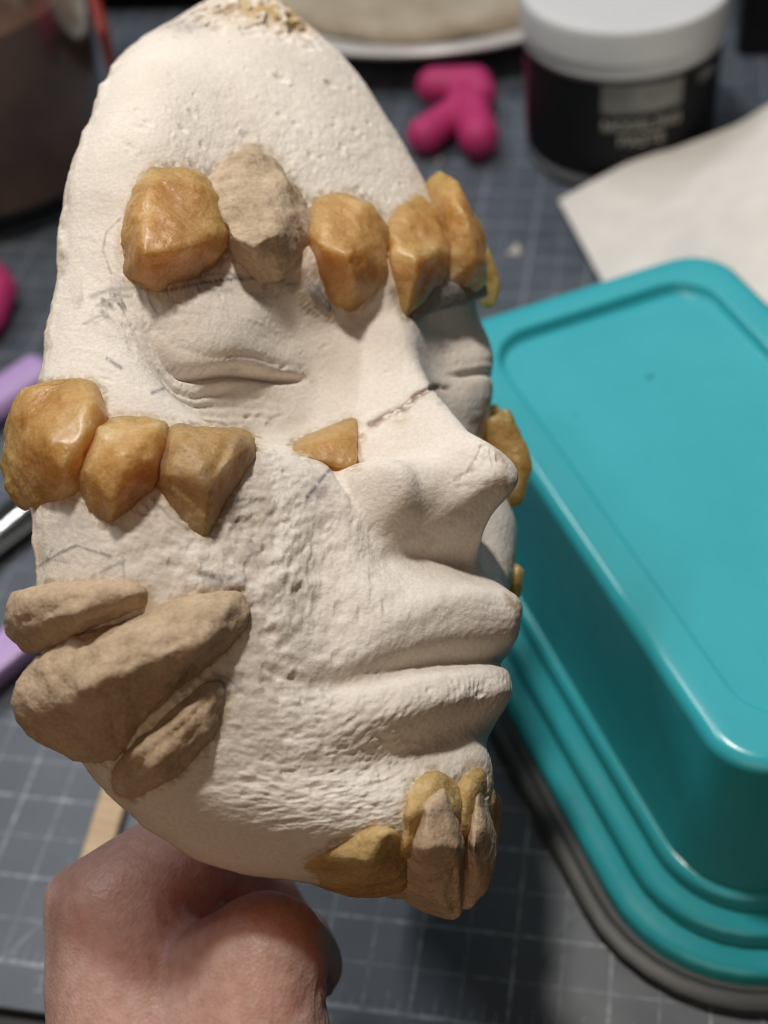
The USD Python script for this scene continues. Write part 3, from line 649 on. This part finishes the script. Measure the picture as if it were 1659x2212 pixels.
def fil(g0, z0, g1, z1, r0, k=5):      # a rounded outer edge from (g0, z0) over to (g1, z1)
    for a in np.linspace(0, np.pi / 2, k):
        g = g0 + (g1 - g0) * np.sin(a); z = z0 + (z1 - z0) * (1 - np.cos(a)); rings.append(bring(g, z, r0 + g))
H = .065
R0 = .016
rings.append(bring(-.019, H - .0040, .010)); rings.append(bring(-.0135, H - .0040, .013)); rings.append(bring(-.0128, H - .0034, .013)); rings.append(bring(-.0116, H - .0005, .014)); rings.append(bring(-.0106, H, .0145)); rings.append(bring(-.006, H + .0001, R0))
fil(-.0035, H, 0.0004, H - .0035, R0)
rings.append(bring(.0030, .036, R0 + .002))
rings.append(bring(.0064, .0215, R0 + .004)); fil(.0070, .0205, .0098, .0180, R0)
rings.append(bring(.0100, .0152, R0 + .01)); fil(.0126, .0142, .0158, .0118, R0)
rings.append(bring(.0160, .0086, R0 + .016)); fil(.0190, .0076, .0228, .0052, R0)
rings.append(bring(.0230, .0030, R0 + .022))
obj('container', loft(rings[::-1]), M_TEAL, boxt, smooth=40)
rings = []
rings.append(bring(-.02, .0009, R0)); rings.append(bring(.0295, .0009, R0 + .03)); rings.append(bring(.0302, .0016, R0 + .03)); rings.append(bring(.0300, .0036, R0 + .03)); rings.append(bring(.0285, .0042, R0 + .03)); rings.append(bring(.0262, .0041, R0 + .027)); rings.append(bring(.0250, .0029, R0 + .026)); rings.append(bring(-.02, .0029, R0))
M_CLEAR = mat('clear_plastic', {'p': ('principled_bsdf', {'base_color': (.11, .115, .115), 'roughness': .42, 'specular_ior_level': .3, 'transmission_weight': .6, 'ior': 1.45})}, [])
obj('lid', loft(rings), M_CLEAR, boxt, smooth=40)
M_TEAL2 = M_TEAL
for px_, py_ in ((1402, 812), (1242, 895)):
    c = onz(px_, py_, H - .0040)
    obj('moulding_mark', ball(c - [0, 0, .0006], .0016 if px_ > 1300 else .0011, 16), M_TEAL, boxt, smooth=True)

# ---------------------------------------------------------------- jar
jc = np.array([-.0135, .5340, 0]); JR = .0415
M_WHITE = simple('white_plastic', (.72, .73, .75), .35, .5, .03, 30)
M_BLACKL = simple('black_label', (.008, .009, .011), .6, .2, .2, 40)
M_GREYP = simple('label_picture', (.20, .20, .19), .5, .4, .45, 70)
M_MAGL = simple('magenta_strip', (.16, .02, .06), .45, .4, .1, 40)
M_LETTER = simple('label_letters', (.34, .33, .30), .5)
M_CLEAR2 = mat('clear_jar', {'p': ('principled_bsdf', {'base_color': (.78, .78, .80), 'roughness': .2, 'transmission_weight': .55, 'ior': 1.45})}, [])
jar = thing('paste_jar', 'squat jar of modelling paste with white screw lid and black label', 'jar', tuple(jc))
obj('jar_body', lathe([(0, .001), (JR - .006, .0005), (JR - .001, .003), (JR, .007), (JR, .0515), (JR - .001, .0535), (JR - .003, .0545), (0, .0545)], jc), M_CLEAR2, jar)
obj('paste', lathe([(0, .004), (JR - .004, .004), (JR - .003, .008), (JR - .003, .0535), (0, .0535)], jc), M_WHITE, jar)
obj('lid', lathe([(0, .0548), (JR + .0006, .0548), (JR + .0012, .0556), (JR + .0012, .0600), (JR + .0006, .0604), (JR + .0006, .0612), (JR + .0024, .0616), (JR + .0026, .0730), (JR + .0012, .0752), (JR - .003, .0760), (0, .0760)], jc), M_WHITE, jar)
def curved(a0, a1, z0, z1, r, mtl, name, n=40, parent=None):
    a = np.radians(np.linspace(a0, a1, n)); out = []
    for rr in (r, r + .0002):
        for z in (z0, z1):
            out.append(np.c_[jc[0] + rr * np.cos(a), jc[1] + rr * np.sin(a), np.full(n, z)])
    A, B, C, D = range(4)
    i = np.arange(n - 1); q = lambda s, t: np.stack([s * n + i, s * n + i + 1, t * n + i + 1, t * n + i], -1)
    f = np.concatenate([q(C, D), q(B, A), q(D, B), q(A, C)])
    f = np.concatenate([f, [[0, n, 3 * n, 2 * n], [n - 1, 3 * n - 1, 4 * n - 1, 2 * n - 1][::-1]]])
    return obj(name, (np.concatenate(out), f), mtl, parent or jar, smooth=30)
lab = curved(-178, 2, .0085, .0530, JR + .0001, M_BLACKL, 'label')
def on_jar(t, a_mid, z, r):
    v = np.array(t.vertices); v[:, 0] -= (v[:, 0].min() + v[:, 0].max()) / 2
    a = np.radians(a_mid) + v[:, 0] / r; rr = r + v[:, 2]
    return np.c_[jc[0] + rr * np.cos(a), jc[1] + rr * np.sin(a), z + v[:, 1]], np.array(t.faces)
curved(-99, -52, .0395, .0520, JR + .0004, M_GREYP, 'label_picture', 24, lab)
curved(-178, -160, .0100, .0500, JR + .0004, M_MAGL, 'magenta_strip', 12, lab)  # dark magenta strip down the left side of the label
curved(-40, -24, .0450, .0500, JR + .0004, M_GREYP, 'label_picture', 10, lab)
obj('lettering', on_jar(text_mesh('MODELING', .0046, .0002, True), -75, .0315, JR + .0005), M_LETTER, lab, smooth=False)
obj('lettering', on_jar(text_mesh('PASTE', .0046, .0002, True), -75, .0245, JR + .0005), M_LETTER, lab, smooth=False)

# ---------------------------------------------------------------- pink silicone pieces
M_PINK = simple('pink_silicone', (.50, .035, .16), .55, .35, .05, 60, .15, 700)
def blobs(name, label, cat, segs, edge=.0018, group=None):
    m = m3.Manifold()
    for s in segs: m = m + chain(s)
    c = np.mean([p[0] for s in segs for p in s], 0); c[2] = 0
    t = relax(m, edge, 6)
    tag(obj(name, t, M_PINK, None, smooth=True), label, cat, group)
def bp(x, y, z): return onz(x, y, z)
blobs('silicone_cross', 'pink silicone piece with stubby rounded arms between plate and jar', 'silicone toy',
      [[(bp(938, 186, .013), .0088), (bp(1025, 184, .013), .0090), (bp(1036, 205, .012), .0080)], [(bp(1000, 205, .012), .0080), (bp(1000, 235, .012), .0085)],
       [(bp(990, 240, .012), .0076), (bp(918, 292, .0095), .0086)], [(bp(1018, 225, .014), .0080), (bp(1033, 296, .0108), .0094)]])
blobs('silicone_peg', 'pink rounded silicone piece cut by the left edge of the picture', 'silicone toy', [[(bp(-30, 600, .011), .009), (bp(-8, 625, .011), .0085)], [(bp(-8, 625, .011), .0085), (bp(-30, 690, .009), .008)]])

# ---------------------------------------------------------------- paper towel
M_PAPER = simple('paper_towel', (.82, .79, .74), .95, .1, .05, 90, .5, 500)
A_, B_, D_, C_ = onz(1207, 432, .004), onz(1790, 172, .040), onz(1800, 640, .050), onz(1345, 690, .006)
nu, nv = 90, 70
s, t = np.meshgrid(np.linspace(0, 1, nu), np.linspace(0, 1, nv))
sheet = (A_ * ((1 - s) * (1 - t))[..., None] + B_ * (s * (1 - t))[..., None] + D_ * (s * t)[..., None] + C_ * ((1 - s) * t)[..., None])
sheet[..., 2] += (fbm(sheet / .045, 3, 5) - .5) * .012 * np.minimum(1, 4 * s) + .004 * np.sin(s * 9 + t * 3) * s
sheet[..., 2] = np.maximum(sheet[..., 2], .0012)
f1 = []
i = np.arange(nu * nv).reshape(nv, nu)
f1 = np.stack([i[:-1, :-1], i[1:, :-1], i[1:, 1:], i[:-1, 1:]], -1).reshape(-1, 4)
v1 = sheet.reshape(-1, 3); v2 = v1 - [0, 0, .0006]
rim_ = np.concatenate([i[0, :-1], i[:-1, -1], i[-1, :0:-1], i[:0:-1, 0]]); rn = np.roll(rim_, -1)
N0 = nu * nv
ff = np.concatenate([f1, f1[:, ::-1] + N0, np.stack([rim_, rn, rn + N0, rim_ + N0], -1)])
tag(obj('paper_towel', (np.vstack([v1, v2]), ff), M_PAPER, None, smooth=True), 'creased off-white paper towel lying between the jar and the teal box', 'paper towel')

# ---------------------------------------------------------------- plate with clay on it
pc = onz(880, 172, .012) * [1, 1, 0] + [-.006, .131, 0]; PR = .128
M_PLATE = simple('white_plate', (.70, .67, .65), .3, .5, .03, 30)
M_DOUGH = speck('beige_clay', (.40, .33, .24), (.50, .43, .33), (.56, .49, .39), .85, 50, 600, .6, 400, .3)
plate = thing('plate', 'white round plate with a raised rim, cut off by the top of the picture', 'plate', tuple(pc))
obj('dish', lathe([(0, .0012), (.07, .0012), (.078, .003), (.105, .010), (PR - .004, .0195), (PR, .0215), (PR + .0008, .0235), (PR - .0008, .0248), (PR - .006, .0240), (PR - .014, .0200), (.10, .0135), (.074, .0062), (0, .0058)], pc, 128), M_PLATE, plate)
sl = relax(m3.Manifold.batch_hull([ball(pc + [.095 * np.cos(a), .095 * np.sin(a), .0175], .006, 12) for a in np.linspace(0, 2 * np.pi, 40)]), .006, 4)
v = np.array(sl.vertices); v[:, 2] += (fbm(v / .03, 4, 3) - .5) * .010; 
tag(obj('clay_slab', (v, np.array(sl.faces)), M_DOUGH, None, smooth=True), 'beige clay slab with uneven surface lying in the white plate', 'clay')

# ---------------------------------------------------------------- black box in the far corner
M_BLACK = simple('black_plastic', (.006, .006, .006), .35, .4, .1, 30)
o = onz(1590, 122, 0)
bx = thing('black_box', 'plain black box in the upper right corner behind the jar', 'box', (o[0] + .06, o[1] + .04, 0))
ro_ = rrect(.12, .08, .004, 6)
obj('box_body', loft([np.c_[ro_, np.full(len(ro_), z)] * [1, 1, 1] + [o[0] + .06, o[1] + .04, 0] for z in (.0005, .05)]), M_BLACK, bx)
obj('box_top', loft([np.c_[ro_ * k, np.full(len(ro_), z)] + [o[0] + .06, o[1] + .04, 0] for k, z in ((1.015, .0505), (1.02, .052), (1.02, .064), (1.0, .066))]), M_BLACK, bx)

# ---------------------------------------------------------------- glass jar and red handle in the upper left corner
gc = onz(40, 525) + [-.030, .055, 0]; GR = .062
M_GLASS = mat('glass', {'p': ('principled_bsdf', {'base_color': (.93, .95, .95), 'roughness': .03, 'transmission_weight': 1.0, 'ior': 1.48})}, [])
M_BROWN = simple('brown_liquid', (.20, .10, .06), .2, .5, .5, 25)
gj = thing('glass_jar', 'thick clear glass jar of brown liquid at the upper left', 'glass jar', tuple(gc))
obj('glass', lathe([(0, .001), (GR - .006, .001), (GR, .006), (GR, .16), (GR - .004, .16), (GR - .004, .013), (GR - .010, .009), (0, .009)], gc, 96), M_GLASS, gj)
obj('contents', lathe([(0, .0095), (GR - .0105, .0095), (GR - .0045, .0135), (GR - .0045, .09), (0, .09)], gc, 96), M_BROWN, gj)
M_RED = simple('red_plastic', (.33, .035, .022), .4, .5, .1, 40)
rh = [onz(150, -90, .05), onz(195, 0, .045), onz(214, 70, .035), onz(226, 130, .02), onz(215, 190, .009)]
tag(obj('red_handle', relax(chain([(p, .0052) for p in rh], 16), .002, 4), M_RED, None, smooth=True), 'curved red plastic handle behind the crown of the mask', 'handle')
M_DARK = simple('dark_cloth', (.012, .010, .009), .9, .1, .2, 60)
dk = onz(330, 10, 0)
tag(obj('dark_case', relax(m3.Manifold.batch_hull([ball([dk[0] + dx, dk[1] + dy, z], .012, 16) for dx in (-.035, .07) for dy in (.0, .09) for z in (.013, .045)]), .005, 3), M_DARK, None, smooth=True), 'dark rounded case behind the crown of the mask beside the plate', 'case')

# ---------------------------------------------------------------- clay tools at the left edge
M_LAV = simple('lavender_plastic', (.52, .35, .68), .35, .5, .04, 60, .1, 500)
M_STEEL = mat('polished_steel', {'p': ('principled_bsdf', {'base_color': (.75, .74, .70), 'metallic': 1.0, 'roughness': .14})}, [])
def bar(a, b, w, h, r=.002):
    a, b = np.array(a, float), np.array(b, float); d = (b - a)[:2]; d /= np.linalg.norm(d); nrm_ = np.array([-d[1], d[0], 0])
    return m3.Manifold.batch_hull([ball(p + nrm_ * s * (w / 2 - r) + [0, 0, z], r, 12) for p in (a, b) for s in (-1, 1) for z in (r, h - r)])
t1_ = thing('clay_tool', 'lavender round-ended tool handle passing behind the near cheek stones', 'tool', tuple(onz(10, 860, 0)), 'clay tools at the left edge')
obj('handle', relax(bar(onz(-170, 1010, .001), onz(92, 826, .001), .0175, .011, .005), .0025, 5), M_LAV, t1_, smooth=True)
t2_ = thing('clay_tool', 'lavender flat ridged handle passing behind the tan jaw strips', 'tool', tuple(onz(20, 1430, 0)), 'clay tools at the left edge')
obj('handle', relax(bar(onz(-160, 1580, .001), onz(92, 1372, .001), .0125, .009, .002), .002, 2), M_LAV, t2_, smooth=True)
obj('ridge', relax(bar(onz(-160, 1585, .0085), onz(88, 1380, .0085), .0035, .003, .0012), .002, 2), M_LAV, t2_, smooth=True)
t3_ = thing('clay_tool', 'shiny steel blade with a dark edge passing behind the jaw', 'tool', tuple(onz(20, 1160, 0)), 'clay tools at the left edge')
obj('blade', relax(bar(onz(-140, 1262, .002), onz(80, 1090, .002), .0115, .006, .0024), .0015, 3), M_STEEL, t3_, smooth=True)
obj('grip', relax(bar(onz(-140, 1310, .001), onz(95, 1128, .001), .0075, .005, .002), .0015, 3), M_BLACK, t3_, smooth=True)

# ---------------------------------------------------------------- wooden stick under the mask, crumbs
M_WOOD = mat('pale_wood', {'g': ('geometry', {}), 'mp': ('mapping', {'scale': (60., 600., 200.)}), 'n': ('noise_texture', {'scale': 1.0, 'detail': 4.0}), 'r': ('rgb_ramp', {'ramp': [(.3, (.52, .37, .22)), (.7, (.68, .52, .34))]}), 'p': ('principled_bsdf', {'roughness': .6})},
             [('g.position', 'mp.vector'), ('mp.vector', 'n.vector'), ('n.fac', 'r.fac'), ('r.color', 'p.base_color')])
tag(obj('wooden_stick', bar(onz(196, 1900, .001), onz(300, 1560, .001), .0085, .0025, .001), M_WOOD, None, smooth=30), 'flat pale wooden stick lying on the mat behind the wrist', 'stick')
M_CRUMB = simple('plaster_crumb', (.66, .60, .56), .9, .2, .1, 200)
for k, (x, y, r, lb) in enumerate([(952, 348, .0021, 'white plaster crumb on the mat just below the pink silicone piece'), (1112, 543, .0019, 'pale pink plaster crumb on the mat beside the far brow stones'), (1120, 536, .0014, 'tiny plaster crumb touching the pale pink one')]):
    c = onz(x, y, r * .6); rg = np.random.default_rng(k)
    tag(obj('plaster_crumb', m3.Manifold.hull_points(c + rg.normal(size=(14, 3)) * r * .6), M_CRUMB, None, smooth=False), lb, 'crumb')

# ---------------------------------------------------------------- the hand
M_SKIN = mat('skin', {'g': ('geometry', {}), 'n': ('noise_texture', {'scale': 55.0, 'detail': 4.0}), 'r': ('rgb_ramp', {'ramp': [(.3, (.57, .335, .28)), (.5, (.64, .395, .335)), (.7, (.69, .45, .385))]}),
    'n2': ('noise_texture', {'scale': 420.0, 'detail': 4.0}), 'r2': ('rgb_ramp', {'ramp': [(.3, (.88, .82, .80)), (.62, (1.04, 1.03, 1.02))]}), 'm': ('mix_color', {'blend_type': 'multiply', 'fac': 1.0, 'use_clamp': False}),
    'v': ('voronoi_texture', {'scale': 1300.0}), 'b': ('bump', {'strength': .35, 'distance': .0004}),
    'p': ('principled_bsdf', {'roughness': .46, 'specular_ior_level': .45, 'subsurface_weight': .6, 'subsurface_scale': .0025, 'subsurface_radius': (1.0, .35, .2)})},
    [('g.position', 'n.vector'), ('n.fac', 'r.fac'), ('g.position', 'n2.vector'), ('n2.fac', 'r2.fac'), ('r.color', 'm.a'), ('r2.color', 'm.b'), ('m.result', 'p.base_color'), ('g.position', 'v.vector'), ('v.distance', 'b.height'), ('b.normal', 'p.normal')])
def J(x, y, z, r): return (ray_c(x, y, z), r / 1000)
def hull(*js): return m3.Manifold.batch_hull([ball(c, r, 28) for c, r in js])
wr, fa = J(400, 2560, .238, 24), J(400, 3300, .200, 27)
i0 = J(180, 1948, .250, 7.6)
i1, i2, i3, i4 = J(265, 1975, .246, 13), J(400, 1850, .260, 10.5), J(490, 1890, .278, 9), J(540, 1950, .282, 8)
m1, m2_, m3_, m4 = J(285, 2040, .262, 13), J(470, 1925, .276, 9.5), J(560, 1950, .288, 9), J(600, 2010, .290, 8.2)
r1, r2, r3, r4 = J(315, 2130, .272, 12.5), J(520, 2010, .288, 9), J(600, 2000, .300, 8.4), J(650, 2050, .302, 7.8)
p1, p2, p3, p4 = J(350, 2240, .276, 11.5), J(540, 2120, .292, 8), J(590, 2090, .298, 7.5), J(610, 2130, .296, 7)
tc, tm, ti, tt = J(520, 2480, .226, 17), J(573, 2062, .233, 11.2), J(650, 2085, .268, 8.6), J(640, 2030, .290, 7.6)
web = J(450, 2060, .262, 10)
hand = (hull(wr, i0, i1, m1, web) + hull(wr, m1, r1, p1) + hull(wr, tc, web) + hull(tc, tm) + hull(tm, ti) + hull(ti, tt) + hull(i0, i1, i2) + hull(i2, i3) + hull(i3, i4) + hull(m1, m2_) + hull(m2_, m3_) + hull(m3_, m4)
        + hull(r1, r2) + hull(r2, r3) + hull(r3, r4) + hull(p1, p2) + hull(p2, p3) + hull(p3, p4) + hull(wr, fa) + hull(web, tc, J(330, 2150, .252, 14)) + hull(J(300, 2185, .247, 12), J(440, 2190, .243, 11), tm, tc, wr))
t = relax(hand, .0021, 24)
v = np.array(t.vertices); n_ = np.array(t.vertex_normals); px_ = to_px(v)
d = (fbm(v * 1000 / 9, 3, 7) - .5) * .9
for line, wd, dp in (([(640, 2095), (672, 2118), (712, 2128)], 13, 1.0), ([(630, 2168), (675, 2160), (715, 2172)], 13, 1.1), ([(650, 2130), (700, 2146)], 6, .5), ([(470, 1965), (425, 1990), (390, 2010)], 14, .9), ([(640, 2205), (710, 2205)], 9, .7)):
    p = np.array(line, float); b = np.full(len(v), 1e9)
    for a_, b_ in zip(p[:-1], p[1:]):
        e = b_ - a_; s_ = np.clip(((px_ - a_) @ e) / (e @ e), 0, 1); b = np.minimum(b, np.hypot(*(px_ - a_ - s_[:, None] * e).T))
    d = d - dp * np.exp(-(b / wd) ** 2)
v = v + n_ * (d / 1000)[:, None]
hb = camw(ray_c(400, 2560, .25)[None])[0]
hnd = thing('person', 'bare hand gripping the plaster mask from behind its chin, wrist at the bottom edge', 'hand', hb)
obj('hand', (camw(v), np.array(t.faces)), M_SKIN, hnd, smooth=True)
